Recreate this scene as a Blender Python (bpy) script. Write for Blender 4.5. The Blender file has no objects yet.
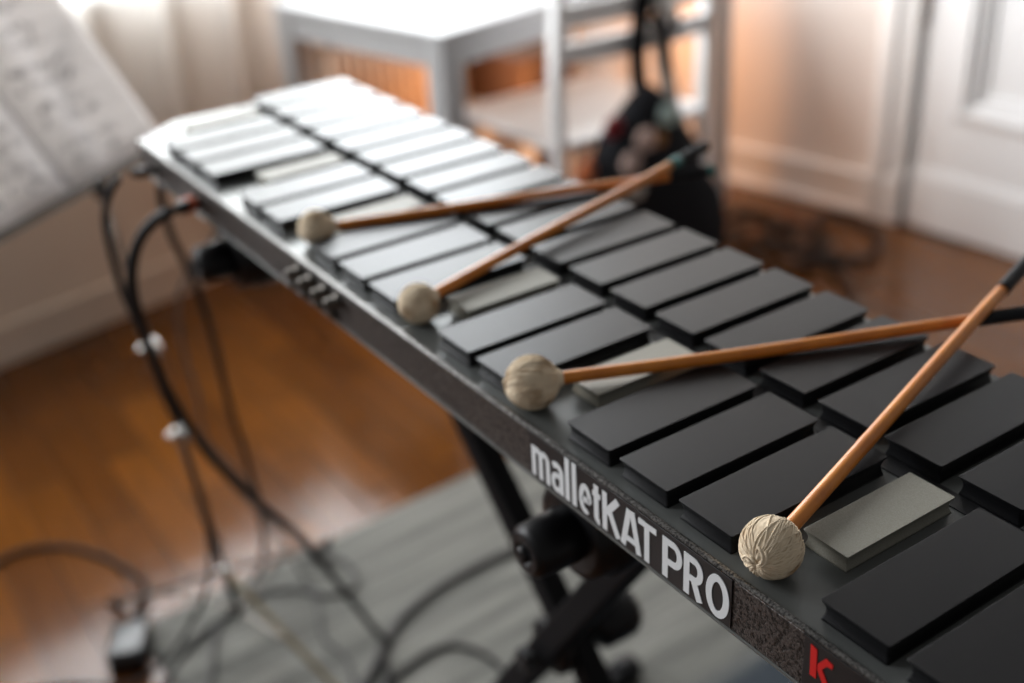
import bpy, bmesh, math, random
from mathutils import Vector, Matrix, noise
C = bpy.context.scene.collection
PI = math.pi
T = 0.9                                   # height of the pad tops above the floor
R_ = random.Random(7)

# ------------------------------------------------------------------ materials
MATS = {}
def mat(name, col, rough=0.5, metal=0.0, spec=0.5, bump=None, var=None, **kw):
    """bump=(scale, strength, distance)   var=(scale, dark colour, detail)"""
    if name in MATS: return MATS[name]
    m = bpy.data.materials.new(name); m.use_nodes = True
    n = m.node_tree.nodes; l = m.node_tree.links
    b = n['Principled BSDF']
    b.inputs['Base Color'].default_value = (*col, 1)
    b.inputs['Roughness'].default_value = rough
    b.inputs['Metallic'].default_value = metal
    b.inputs['Specular IOR Level'].default_value = spec
    tc = n.new('ShaderNodeTexCoord')
    if var:
        t = n.new('ShaderNodeTexNoise'); t.inputs['Scale'].default_value = var[0]
        t.inputs['Detail'].default_value = var[2] if len(var) > 2 else 4
        l.new(tc.outputs['Object'], t.inputs['Vector'])
        r = n.new('ShaderNodeValToRGB')
        r.color_ramp.elements[0].position = .35; r.color_ramp.elements[1].position = .65
        r.color_ramp.elements[0].color = (*var[1], 1); r.color_ramp.elements[1].color = (*col, 1)
        l.new(t.outputs['Fac'], r.inputs['Fac']); l.new(r.outputs['Color'], b.inputs['Base Color'])
    if bump:
        t = n.new('ShaderNodeTexNoise'); t.inputs['Scale'].default_value = bump[0]
        t.inputs['Detail'].default_value = 3
        l.new(tc.outputs['Object'], t.inputs['Vector'])
        bp = n.new('ShaderNodeBump'); bp.inputs['Strength'].default_value = bump[1]
        bp.inputs['Distance'].default_value = bump[2]
        l.new(t.outputs['Fac'], bp.inputs['Height']); l.new(bp.outputs['Normal'], b.inputs['Normal'])
    for k, v in kw.items(): b.inputs[k.replace('_', ' ')].default_value = v
    MATS[name] = m
    return m

def floor_material():
    m = mat('parquet', (.2, .07, .02), .22, spec=.42)
    n = m.node_tree.nodes; l = m.node_tree.links; b = n['Principled BSDF']
    tc = n.new('ShaderNodeTexCoord'); mp = n.new('ShaderNodeMapping')
    l.new(tc.outputs['Object'], mp.inputs['Vector'])
    br = n.new('ShaderNodeTexBrick'); br.inputs['Scale'].default_value = 1
    br.inputs['Brick Width'].default_value = .42; br.inputs['Row Height'].default_value = .085
    br.inputs['Mortar Size'].default_value = .0015; br.inputs['Bias'].default_value = 0
    br.inputs['Color1'].default_value = (.150, .054, .008, 1); br.inputs['Color2'].default_value = (.085, .029, .005, 1)
    br.inputs['Mortar'].default_value = (.03, .012, .005, 1)
    l.new(mp.outputs['Vector'], br.inputs['Vector'])
    mp2 = n.new('ShaderNodeMapping'); mp2.inputs['Scale'].default_value = (3, 22, 3)
    l.new(tc.outputs['Object'], mp2.inputs['Vector'])
    t = n.new('ShaderNodeTexNoise'); t.inputs['Scale'].default_value = 2.2; t.inputs['Detail'].default_value = 5
    l.new(mp2.outputs['Vector'], t.inputs['Vector'])
    mx = n.new('ShaderNodeMix'); mx.data_type = 'RGBA'; mx.blend_type = 'MULTIPLY'
    mx.inputs['Factor'].default_value = .8
    r = n.new('ShaderNodeValToRGB'); r.color_ramp.elements[0].color = (.45, .4, .36, 1); r.color_ramp.elements[1].color = (1.25, 1.15, 1.05, 1)
    l.new(t.outputs['Fac'], r.inputs['Fac'])
    l.new(br.outputs['Color'], mx.inputs[6]); l.new(r.outputs['Color'], mx.inputs[7])
    l.new(mx.outputs[2], b.inputs['Base Color'])
    t3 = n.new('ShaderNodeTexNoise'); t3.inputs['Scale'].default_value = 3.5
    l.new(tc.outputs['Object'], t3.inputs['Vector'])
    mr = n.new('ShaderNodeMapRange'); mr.inputs['To Min'].default_value = .07; mr.inputs['To Max'].default_value = .22
    l.new(t3.outputs['Fac'], mr.inputs['Value']); l.new(mr.outputs['Result'], b.inputs['Roughness'])
    bp = n.new('ShaderNodeBump'); bp.inputs['Strength'].default_value = .15; bp.inputs['Distance'].default_value = .004
    l.new(t.outputs['Fac'], bp.inputs['Height']); l.new(bp.outputs['Normal'], b.inputs['Normal'])
    return m

def rug_material():
    m = mat('flatweave_rug', (.2, .2, .19), .9, spec=.15)
    n = m.node_tree.nodes; l = m.node_tree.links; b = n['Principled BSDF']
    tc = n.new('ShaderNodeTexCoord'); mp = n.new('ShaderNodeMapping')
    mp.inputs['Scale'].default_value = (38, 1.6, 1); l.new(tc.outputs['Object'], mp.inputs['Vector'])
    t = n.new('ShaderNodeTexNoise'); t.inputs['Scale'].default_value = 1; t.inputs['Detail'].default_value = 6
    t.inputs['Roughness'].default_value = .7
    l.new(mp.outputs['Vector'], t.inputs['Vector'])
    r = n.new('ShaderNodeValToRGB'); r.color_ramp.elements[0].position = .3; r.color_ramp.elements[1].position = .72
    r.color_ramp.elements[0].color = (.050, .051, .047, 1); r.color_ramp.elements[1].color = (.25, .245, .222, 1)
    l.new(t.outputs['Fac'], r.inputs['Fac'])
    # a darker blue-grey band along one side
    sx = n.new('ShaderNodeSeparateXYZ'); l.new(tc.outputs['Object'], sx.inputs[0])
    mr = n.new('ShaderNodeMapRange'); mr.inputs['From Min'].default_value = -.27; mr.inputs['From Max'].default_value = -.22
    l.new(sx.outputs['X'], mr.inputs['Value'])
    mx = n.new('ShaderNodeMix'); mx.data_type = 'RGBA'; l.new(mr.outputs['Result'], mx.inputs['Factor'])
    l.new(r.outputs['Color'], mx.inputs[6]); mx.inputs[7].default_value = (.035, .043, .052, 1)
    l.new(mx.outputs[2], b.inputs['Base Color'])
    bp = n.new('ShaderNodeBump'); bp.inputs['Strength'].default_value = .5; bp.inputs['Distance'].default_value = .004
    l.new(t.outputs['Fac'], bp.inputs['Height']); l.new(bp.outputs['Normal'], b.inputs['Normal'])
    return m

def hammer_material():
    m = mat('hammertone_paint', (.06, .055, .052), .42, metal=.35)
    n = m.node_tree.nodes; l = m.node_tree.links; b = n['Principled BSDF']
    tc = n.new('ShaderNodeTexCoord')
    t = n.new('ShaderNodeTexNoise'); t.inputs['Scale'].default_value = 620; t.inputs['Detail'].default_value = 1.5
    t.inputs['Distortion'].default_value = .8
    l.new(tc.outputs['Object'], t.inputs['Vector'])
    r = n.new('ShaderNodeValToRGB'); r.color_ramp.elements[0].position = .42; r.color_ramp.elements[1].position = .56
    r.color_ramp.elements[0].color = (.006, .0055, .0055, 1); r.color_ramp.elements[1].color = (.078, .066, .060, 1)
    l.new(t.outputs['Fac'], r.inputs['Fac']); l.new(r.outputs['Color'], b.inputs['Base Color'])
    bp = n.new('ShaderNodeBump'); bp.inputs['Strength'].default_value = .9; bp.inputs['Distance'].default_value = .0007
    l.new(t.outputs['Fac'], bp.inputs['Height']); l.new(bp.outputs['Normal'], b.inputs['Normal'])
    return m

def curtain_material():
    m = bpy.data.materials.new('sheer_curtain'); m.use_nodes = True
    n = m.node_tree.nodes; l = m.node_tree.links; n.clear()
    o = n.new('ShaderNodeOutputMaterial')
    d = n.new('ShaderNodeBsdfDiffuse'); d.inputs['Color'].default_value = (.88, .86, .83, 1)
    t = n.new('ShaderNodeBsdfTranslucent'); t.inputs['Color'].default_value = (.93, .91, .87, 1)
    tr = n.new('ShaderNodeBsdfTransparent')
    m1 = n.new('ShaderNodeMixShader'); m1.inputs[0].default_value = .5
    m2 = n.new('ShaderNodeMixShader'); m2.inputs[0].default_value = .4
    l.new(d.outputs[0], m1.inputs[1]); l.new(t.outputs[0], m1.inputs[2])
    l.new(m1.outputs[0], m2.inputs[1]); l.new(tr.outputs[0], m2.inputs[2]); l.new(m2.outputs[0], o.inputs[0])
    return m

def paper_material():
    m = bpy.data.materials.new('music_paper'); m.use_nodes = True
    n = m.node_tree.nodes; l = m.node_tree.links; n.clear()
    o = n.new('ShaderNodeOutputMaterial')
    d = n.new('ShaderNodeBsdfDiffuse'); d.inputs['Color'].default_value = (.90, .905, .94, 1)
    t = n.new('ShaderNodeBsdfTranslucent'); t.inputs['Color'].default_value = (.8, .76, .72, 1)
    m1 = n.new('ShaderNodeMixShader'); m1.inputs[0].default_value = .5
    l.new(d.outputs[0], m1.inputs[1]); l.new(t.outputs[0], m1.inputs[2]); l.new(m1.outputs[0], o.inputs[0])
    return m

def yarn_material(name, col, dark, seed):
    m = mat(name, col, .95, spec=.1)
    n = m.node_tree.nodes; l = m.node_tree.links; b = n['Principled BSDF']
    tc = n.new('ShaderNodeTexCoord'); mp = n.new('ShaderNodeMapping'); mp.inputs['Location'].default_value = (seed * 3.1, seed, 0)
    l.new(tc.outputs['Object'], mp.inputs['Vector'])
    t = n.new('ShaderNodeTexNoise'); t.inputs['Scale'].default_value = 60; t.inputs['Detail'].default_value = 4
    l.new(mp.outputs['Vector'], t.inputs['Vector'])
    r = n.new('ShaderNodeValToRGB'); r.color_ramp.elements[0].position = .3; r.color_ramp.elements[1].position = .5
    r.color_ramp.elements[0].color = (*dark, 1); r.color_ramp.elements[1].color = (*col, 1)
    l.new(t.outputs['Fac'], r.inputs['Fac']); l.new(r.outputs['Color'], b.inputs['Base Color'])
    return m

def glass_material():
    m = bpy.data.materials.new('window_glass'); m.use_nodes = True
    n = m.node_tree.nodes; l = m.node_tree.links; n.clear()
    o = n.new('ShaderNodeOutputMaterial'); t = n.new('ShaderNodeBsdfTransparent'); g = n.new('ShaderNodeBsdfGlossy')
    g.inputs['Roughness'].default_value = .02
    mx = n.new('ShaderNodeMixShader'); mx.inputs[0].default_value = .06
    l.new(t.outputs[0], mx.inputs[1]); l.new(g.outputs[0], mx.inputs[2]); l.new(mx.outputs[0], o.inputs[0])
    return m

M_PAD = mat('black_rubber', (.0055, .0055, .0065), .375, spec=.27, bump=(1400, .12, .0002))
M_GREY = mat('grey_rubber', (.30, .29, .245), .55, spec=.4, bump=(1400, .15, .0002), var=(1500, (.24, .23, .19), 2))
M_DECK = mat('deck_paint', (.115, .122, .118), .33, metal=.25)
M_HAM = hammer_material()
M_RIM = mat('rim_paint', (.46, .45, .43), .34, metal=.65, bump=(700, .7, .0008), var=(900, (.06, .06, .065), 2))
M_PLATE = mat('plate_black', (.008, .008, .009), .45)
M_WHITE = mat('print_white', (.68, .70, .71), .5)
M_RED = mat('print_red', (.55, .012, .012), .45)
M_CHROME = mat('chrome', (.75, .74, .72), .18, metal=1)
M_BLKPL = mat('black_plastic', (.006, .006, .007), .42, spec=.25)
M_TUBE = mat('black_tube', (.006, .006, .007), .6, spec=.12)
M_CABLE = mat('black_cable', (.010, .009, .009), .6, spec=.2)
M_CABLEB = mat('grey_cable', (.055, .052, .05), .55)
M_ORANGE = mat('orange_plastic', (.55, .09, .02), .4)
M_RATTAN = mat('rattan', (.64, .22, .024), .38, var=(45, (.50, .15, .016), 3), bump=(160, .2, .0006))
M_GRIP = mat('grip_wrap', (.010, .011, .013), .65, spec=.2, bump=(500, .3, .0005))
M_TEAL = mat('teal_tape', (.01, .13, .12), .5)
M_WALL = mat('wall_paint', (.76, .69, .64), .85, spec=.2)
M_WALLL = mat('wall_paint_beige', (.62, .51, .41), .85, spec=.2, var=(5, (.57, .465, .375), 3))
M_TRIM = mat('trim_paint', (.84, .82, .80), .45)
M_DOOR = mat('door_paint', (.80, .80, .80), .4)
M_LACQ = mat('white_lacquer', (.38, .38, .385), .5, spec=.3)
M_CHAIR = mat('chair_paint', (.86, .86, .86), .4)
M_POST = mat('grey_paint', (.28, .28, .26), .5)
M_RAD = mat('radiator_enamel', (.80, .62, .48), .4)
M_PAPER = paper_material()
M_INK = mat('ink', (.07, .07, .075), .9, spec=.1)
M_CURT = curtain_material()
M_BAG = mat('bag_cloth', (.012, .012, .014), .9, spec=.1)
M_STEEL = mat('dull_steel', (.09, .08, .07), .38, metal=.8)
M_BRASS = mat('brass', (.25, .20, .12), .35, metal=.9)
M_BROWN = mat('brown_wood', (.10, .055, .035), .6, var=(12, (.07, .035, .02), 3))

# ------------------------------------------------------------------ geometry helpers
def link(name, bm, m, parent=None, smooth=False, bevel=0):
    me = bpy.data.meshes.new(name)
    bmesh.ops.recalc_face_normals(bm, faces=bm.faces)
    bm.to_mesh(me); bm.free()
    for x in (m if isinstance(m, (list, tuple)) else [m]): me.materials.append(x)
    if smooth:
        for p in me.polygons: p.use_smooth = True
    o = bpy.data.objects.new(name, me); C.objects.link(o)
    if parent is not None: o.parent = parent
    if bevel:
        b = o.modifiers.new('bevel', 'BEVEL'); b.width = bevel; b.segments = 3; b.limit_method = 'ANGLE'; b.angle_limit = .6
    return o
def tag(o, label, cat, group=None, kind=None):
    o['label'] = label; o['category'] = cat
    if group: o['group'] = group
    if kind: o['kind'] = kind
    return o
def thing(name, label, cat, loc=(0, 0, 0), rotz=0, group=None):
    o = bpy.data.objects.new(name, None); C.objects.link(o)
    o.empty_display_size = .05
    o.location = loc; o.rotation_euler = (0, 0, rotz)
    return tag(o, label, cat, group)
def struct(name, bm, m, parent=None, smooth=False, bevel=0):
    o = link(name, bm, m, parent, smooth, bevel)
    if parent is None: o['kind'] = 'structure'
    return o
def box(bm, x0, x1, y0, y1, z0, z1, mtx=None):
    vs = [bm.verts.new((x, y, z)) for z in (z0, z1) for y in (y0, y1) for x in (x0, x1)]
    for f in ((0, 2, 3, 1), (4, 5, 7, 6), (0, 1, 5, 4), (1, 3, 7, 5), (3, 2, 6, 7), (2, 0, 4, 6)):
        bm.faces.new([vs[i] for i in f])
    if mtx is not None: bmesh.ops.transform(bm, matrix=mtx, verts=vs)
    return vs
def frame(d):
    d = d.normalized(); a = Vector((0, 0, 1)) if abs(d.z) < .9 else Vector((1, 0, 0))
    x = d.cross(a).normalized(); return x, x.cross(d).normalized()
def sweep(bm, pts, rad, seg=12, cap=True):
    """round tube through pts (parallel-transported frames); rad a number or a list"""
    pts = [Vector(p) for p in pts]; n = len(pts)
    rad = rad if isinstance(rad, (list, tuple)) else [rad] * n
    tg = [(pts[min(i + 1, n - 1)] - pts[max(i - 1, 0)]).normalized() for i in range(n)]
    x, _ = frame(tg[0]); rings = []
    for i in range(n):
        x = (x - tg[i] * x.dot(tg[i])).normalized(); y = tg[i].cross(x)
        rings.append([bm.verts.new(pts[i] + (x * math.cos(2 * PI * k / seg) + y * math.sin(2 * PI * k / seg)) * rad[i]) for k in range(seg)])
    for a, b in zip(rings, rings[1:]):
        for k in range(seg): bm.faces.new((a[k], a[(k + 1) % seg], b[(k + 1) % seg], b[k]))
    if cap: bm.faces.new(rings[0][::-1]); bm.faces.new(rings[-1])
def spline(pts, n=10):
    pts = [Vector(p) for p in pts]; P = [pts[0] * 2 - pts[1]] + pts + [pts[-1] * 2 - pts[-2]]; out = []
    for i in range(1, len(P) - 2):
        a, b, c, d = P[i - 1:i + 3]
        for k in range(n):
            t = k / n
            out.append(.5 * ((2 * b) + (c - a) * t + (2 * a - 5 * b + 4 * c - d) * t * t + (3 * b - a - 3 * c + d) * t ** 3))
    out.append(pts[-1]); return out
def lathe(bm, prof, origin, axis, seg=24):
    """prof = [(distance along axis, radius)]"""
    origin = Vector(origin); axis = Vector(axis).normalized(); x, y = frame(axis); rings = []
    for h, r in prof:
        rings.append([bm.verts.new(origin + axis * h + (x * math.cos(2 * PI * k / seg) + y * math.sin(2 * PI * k / seg)) * max(r, 1e-5)) for k in range(seg)])
    for a, b in zip(rings, rings[1:]):
        for k in range(seg): bm.faces.new((a[k], a[(k + 1) % seg], b[(k + 1) % seg], b[k]))
    bm.faces.new(rings[0][::-1]); bm.faces.new(rings[-1])
def prism_x(bm, prof, x0, x1):
    """extrude a (y, z) outline along x"""
    a = [bm.verts.new((x0, y, z)) for y, z in prof]; b = [bm.verts.new((x1, y, z)) for y, z in prof]
    n = len(prof)
    for i in range(n): bm.faces.new((a[i], a[(i + 1) % n], b[(i + 1) % n], b[i]))
    bm.faces.new(a[::-1]); bm.faces.new(b)
def bar(bm, a, b, w, h, up=(0, 0, 1)):
    """rectangular bar from a to b, w across, h along up"""
    a, b, up = Vector(a), Vector(b), Vector(up); d = (b - a).normalized()
    s = d.cross(up).normalized(); u = s.cross(d)
    vs = [bm.verts.new(p + s * i * w / 2 + u * j * h / 2) for p in (a, b) for j in (-1, 1) for i in (-1, 1)]
    for f in ((0, 2, 3, 1), (4, 5, 7, 6), (0, 1, 5, 4), (1, 3, 7, 5), (3, 2, 6, 7), (2, 0, 4, 6)):
        bm.faces.new([vs[i] for i in f])
NB = bmesh.new

# ------------------------------------------------------------------ room
TH = math.radians(12.5)
K = Vector((-1.82, 1.745, 0)); U = Vector((math.cos(TH), math.sin(TH), 0)); V = Vector((math.sin(TH), -math.cos(TH), 0))
# room frame: x along the right wall (u), y into the room from the right wall is -v ... local axes (u, -v, z)
ROOM = Matrix.Translation(K) @ Matrix.Rotation(TH, 4, 'Z')      # local (x=u, y=-v, z)
def rw(u, v, z): return K + U * u + V * v + Vector((0, 0, z))
def rbox(bm, u0, u1, v0, v1, z0, z1): return box(bm, u0, u1, -v1, -v0, z0, z1, ROOM)

bm = NB(); rbox(bm, -.25, 4.3, -.2, 4.3, -.05, 0); fl = struct('floor', bm, floor_material())
# wall behind on the right, with the door opening
DU0, DU1 = 1.235, 2.08
bm = NB(); rbox(bm, -.2, 1.115, -.15, 0, 0, 2.7); rbox(bm, 1.115, DU1 + .1, -.15, 0, 2.12, 2.7); rbox(bm, DU1 + .1, 3.6, -.15, 0, 0, 2.7)
struct('wall_right', bm, M_WALL)
bm = NB(); rbox(bm, 0, 1.113, 0, .012, 0, .095); rbox(bm, 0, 1.113, 0, .02, 0, .02); rbox(bm, 0, 1.113, 0, .018, .095, .118)
struct('baseboard_right', bm, M_TRIM, bevel=.004)
bm = NB(); rbox(bm, 1.115, 1.215, -.1, .022, 0, 2.1); rbox(bm, 1.135, 1.165, .022, .03, 0, 2.1); rbox(bm, 1.115, 1.215, .022, .03, 0, .13)
struct('trim_1', bm, M_TRIM, bevel=.004)
bm = NB(); rbox(bm, DU1, DU1 + .1, -.1, .022, 0, 2.1); rbox(bm, 1.115, DU1 + .1, -.1, .022, 2.1, 2.2)
struct('trim_2', bm, M_TRIM, bevel=.004)
# the door, hung at its left edge and standing a little ajar
door = bpy.data.objects.new('door_1', None); C.objects.link(door); door['kind'] = 'structure'
door.location = (-.612, 2.008, .006); door.rotation_euler = (0, 0, math.radians(5))
DW = .84
def dbox(bm, x0, x1, z0, z1, y0, y1): box(bm, x0, x1, y0, y1, z0, z1)
bm = NB()
dbox(bm, 0, DW, 0, .31, 0, .04); dbox(bm, 0, .10, .31, 2.06, 0, .04); dbox(bm, DW - .1, DW, .31, 2.06, 0, .04)
dbox(bm, .1, DW - .1, .95, 1.1, 0, .04); dbox(bm, .1, DW - .1, 1.96, 2.06, 0, .04)
for z0, z1 in ((.31, .95), (1.1, 1.96)): dbox(bm, .1, DW - .1, z0, z1, .016, .03)
struct('door_leaf', bm, M_DOOR, door, bevel=.003)
bm = NB(); dbox(bm, 0, DW, 0, .145, -.012, 0); dbox(bm, 0, DW, .145, .16, -.007, 0)
struct('kick_board', bm, M_DOOR, door, bevel=.003)
for z0, z1 in ((.31, .95), (1.1, 1.96)):
    bm = NB()
    for d, y in ((0, -.010), (.02, -.002), (.042, .008)):
        e = .022
        x0, x1, a, b = .1 + d, DW - .1 - d, z0 + d, z1 - d
        dbox(bm, x0, x1, a, a + e, y, .018); dbox(bm, x0, x1, b - e, b, y, .018)
        dbox(bm, x0, x0 + e, a, b, y, .018); dbox(bm, x1 - e, x1, a, b, y, .018)
    struct('panel_moulding', bm, M_DOOR, door, bevel=.004)
for z in (.52, 1.6):
    bm = NB(); lathe(bm, [(0, .004), (.006, .008), (.1, .008), (.106, .004)], (-.007, -.006, z), (0, 0, 1), 12)
    struct('door_hinge', bm, M_CHROME, door)
bm = NB(); lathe(bm, [(0, .012), (.05, .009), (.055, .014)], (DW - .05, 0, 1.0), (0, -1, 0), 12); bar(bm, (DW - .05, -.05, 1.0), (DW - .17, -.05, 1.0), .014, .018)
struct('door_handle', bm, M_CHROME, door)

# wall with the window on the left
WV0, WV1, WZ0, WZ1 = .06, 2.35, .78, 2.35
bm = NB()
rbox(bm, -.25, 0, -.15, 4.3, 0, WZ0); rbox(bm, -.25, 0, -.15, 4.3, WZ1, 2.7)
XV0, XV1 = 2.75, 3.75
rbox(bm, -.25, 0, -.15, WV0, WZ0, WZ1); rbox(bm, -.25, 0, WV1, XV0, WZ0, WZ1); rbox(bm, -.25, 0, XV1, 4.3, WZ0, WZ1)
struct('wall_left', bm, M_WALLL)
bm = NB(); rbox(bm, 0, .014, .012, 4.3, 0, .075); rbox(bm, 0, .02, .012, 4.3, .075, .1)
struct('baseboard_left', bm, M_WALLL, bevel=.004)
def window(name, v0_, v1_):
    win = bpy.data.objects.new(name, None); C.objects.link(win); win['kind'] = 'structure'; mid = (v0_ + v1_) / 2
    bm = NB()
    for v0, v1, z0, z1 in ((v0_, v0_ + .06, WZ0, WZ1), (v1_ - .06, v1_, WZ0, WZ1), (v0_ + .06, v1_ - .06, WZ0, WZ0 + .06), (v0_ + .06, v1_ - .06, WZ1 - .06, WZ1), (mid - .04, mid + .04, WZ0 + .06, WZ1 - .06)):
        rbox(bm, -.14, -.08, v0, v1, z0, z1)
    struct('window_frame', bm, M_TRIM, win, bevel=.004)
    for a, b in ((v0_ + .05, mid - .03), (mid + .03, v1_ - .05)):
        bm = NB(); rbox(bm, -.112, -.108, a, b, WZ0 + .05, WZ1 - .05); struct('window_pane', bm, M_GLASS, win)
    bm = NB(); rbox(bm, -.15, .05, v0_ - .05, v1_ + .05, WZ0 - .03, WZ0); struct('window_sill', bm, M_TRIM, win, bevel=.005)
M_GLASS = glass_material()
window('window_1', WV0, WV1); window('window_2', XV0, XV1)

# curtain hung beside the window
def curtain(name, v0, v1, ztop, zbot, label, seed):
    rr = random.Random(seed); bm = NB(); n = 150; m = 12; ph = rr.random() * 6; rows = []
    for j in range(m + 1):
        f = j / m; z = ztop + (zbot - ztop) * f; row = []
        for i in range(n + 1):
            t = i / n; v = v0 + (v1 - v0) * t
            a = .034 + .014 * f
            u = .105 + a * math.sin(t * (v1 - v0) * 2 * PI / .19 + ph + .6 * math.sin(t * 9)) + .014 * math.sin(t * 31 + f * 2)
            row.append(bm.verts.new(rw(u, v + .01 * math.sin(f * 5 + t * 20), z)))
        rows.append(row)
    for a, b in zip(rows, rows[1:]):
        for i in range(n): bm.faces.new((a[i], a[i + 1], b[i + 1], b[i]))
    o = link(name, bm, M_CURT, None, True)
    return tag(o, label, 'curtain')
curtain('curtain', 1.10, 2.4, 2.5, .41, 'sheer off-white curtain hanging in folds behind the sheet music', 3)
bm = NB(); sweep(bm, [rw(.105, .1, 2.52), rw(.105, 2.5, 2.52)], .012)
tag(link('curtain_rod', bm, M_STEEL), 'steel rod above the window that the curtain hangs from', 'curtain rod')

# radiator under the window
rad = thing('radiator', 'pale ribbed radiator on the wall behind the white table', 'radiator', rw(.07, .8, 0))
bm = NB()
RV0, RV1 = .55, 1.03; nr = 14
for i in range(nr):
    v = RV0 + (RV1 - RV0) * (i + .5) / nr
    p = [rw(.085, v, .17), rw(.085, v, .58)]
    sweep(bm, [q - rad.location for q in p], .0125, 10)
    sweep(bm, [q + U * .05 - rad.location for q in p], .0125, 10)
link('radiator_column', bm, M_RAD, rad, True)
bm = NB()
for z in (.19, .56):
    bm = NB()
    for du in (.085, .135): sweep(bm, [rw(du, RV0 - .01, z) - rad.location, rw(du, RV1 + .01, z) - rad.location], .0255, 12)
    link('radiator_header', bm, M_RAD, rad, True)
for v in (RV0 + .05, RV1 - .05):
    bm = NB(); lathe(bm, [(0, .03), (.02, .016), (.19, .016)], rw(.11, v, 0) - rad.location, (0, 0, 1), 12); link('radiator_foot', bm, M_RAD, rad, True)

# ------------------------------------------------------------------ rug
bm = NB(); bx = (-.335, 1.5, -.150, .64)
RUGC = Vector(((bx[0] + bx[1]) / 2, (bx[2] + bx[3]) / 2, 0))
nx, ny = 60, 50; top = []
for j in range(ny + 1):
    row = []
    for i in range(nx + 1):
        x = bx[0] + (bx[1] - bx[0]) * i / nx; y = bx[2] + (bx[3] - bx[2]) * j / ny
        row.append(bm.verts.new((x - RUGC.x, y - RUGC.y, .006 + .0012 * noise.noise((x * 5, y * 5, 0)))))
    top.append(row)
for a, b in zip(top, top[1:]):
    for i in range(nx): bm.faces.new((a[i], a[i + 1], b[i + 1], b[i]))
edge = [top[0][i] for i in range(nx + 1)] + [top[j][nx] for j in range(1, ny + 1)] + [top[ny][i] for i in range(nx - 1, -1, -1)] + [top[j][0] for j in range(ny - 1, 0, -1)]
low = [bm.verts.new((v.co.x, v.co.y, .0005)) for v in edge]
for i in range(len(edge)): bm.faces.new((edge[i], low[i], low[(i + 1) % len(edge)], edge[(i + 1) % len(edge)]))
bm.faces.new(low)
rug = link('rug', bm, rug_material(), None, True); rug.location = RUGC; rug.rotation_euler = (0, 0, math.radians(3))
tag(rug, 'grey streaky flat-woven rug under the instrument stand', 'rug')

# ------------------------------------------------------------------ the instrument
P = .05; WN, WA, LN, LA, GAP = .0392, .0407, .1151, .1162, .0147
inst = thing('mallet_controller', 'long dark electronic percussion controller with black and grey rubber pads', 'percussion controller', (.55, 0, T))
IX = -.55
def rring(bm, hw, hl, z, r, n=4):
    vs = []
    for cx, cy, a0 in ((hw - r, hl - r, 0), (-hw + r, hl - r, PI / 2), (-hw + r, -hl + r, PI), (hw - r, -hl + r, 3 * PI / 2)):
        for k in range(n + 1):
            a = a0 + PI / 2 * k / n; vs.append(bm.verts.new((cx + r * math.cos(a), cy + r * math.sin(a), z)))
    return vs
def pad_mesh(name, w, l, ztop, m, rc=.0011):
    """soft pad: square crisp top, waisted (concave) flanks, slight foot"""
    bm = NB(); H = ztop + .0118
    prof = [(0, 0.0004), (.10, .0008), (.22, .0013), (.36, .0017), (.5, .0018), (.64, .0016), (.78, .0010), (.90, .0003), (.965, 0), (.995, 0), (1, .0002)]
    prev = None
    for f, ins in prof:
        ring = rring(bm, w / 2 - ins, l / 2 - ins, -.0118 + H * f, rc)
        if prev:
            n = len(ring)
            for i in range(n): bm.faces.new((prev[i], prev[(i + 1) % n], ring[(i + 1) % n], ring[i]))
        else: bm.faces.new(ring[::-1])
        prev = ring
    bm.faces.new(prev)
    bmesh.ops.recalc_face_normals(bm, faces=bm.faces)
    me = bpy.data.meshes.new(name); bm.to_mesh(me); bm.free(); me.materials.append(m)
    for p in me.polygons: p.use_smooth = len(p.vertices) == 4
    return me
me_n = pad_mesh('natural_pad', WN, LN, 0, M_PAD); me_a = pad_mesh('accidental_pad', WA, LA, 0, M_PAD); me_g = pad_mesh('grey_pad', .0295, .0815, -.0018, M_GREY, .0006)
def put_pad(name, me, x, y):
    o = bpy.data.objects.new(name, me); C.objects.link(o); o.parent = inst; o.location = (x + IX, y, 0); return o
for k in range(1, 23): put_pad('natural_pad', me_n, (k - .5) * P, GAP + LN / 2)
GREYS = (1, 5, 8, 12, 15, 19)
for k in range(1, 22):
    if k in GREYS: o = put_pad('grey_pad', me_g, k * P + .0005, -.0408); o['label'] = 'short grey rubber pad'
    else: put_pad('accidental_pad', me_a, k * P, -LA / 2)
# deck plate with chamfered front corners
XL, XR = -.012, 1.112; YF, YB = -.128, .137
def deck_outline(y0, yb, c): return [(XL + c, y0), (XR - c, y0), (XR, y0 + c * 1.25), (XR, yb), (XL, yb), (XL, y0 + c * 1.25)]
def slab(bm, outl, z0, z1):
    a = [bm.verts.new((x + IX, y, z0)) for x, y in outl]; b = [bm.verts.new((x + IX, y, z1)) for x, y in outl]; n = len(outl)
    for i in range(n): bm.faces.new((a[i], a[(i + 1) % n], b[(i + 1) % n], b[i]))
    bm.faces.new(a[::-1]); bm.faces.new(b)
bm = NB(); slab(bm, deck_outline(-.1241, YB, .04), -.0145, -.0118); link('deck_plate', bm, M_DECK, inst)
bm = NB(); box(bm, XL + .003 + IX, XR - .003 + IX, .0030, .0150, -.0118, -.0112); link('row_gap_shade', bm, M_PLATE, inst)  # black strip put in for the shade between the pad rows
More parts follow.
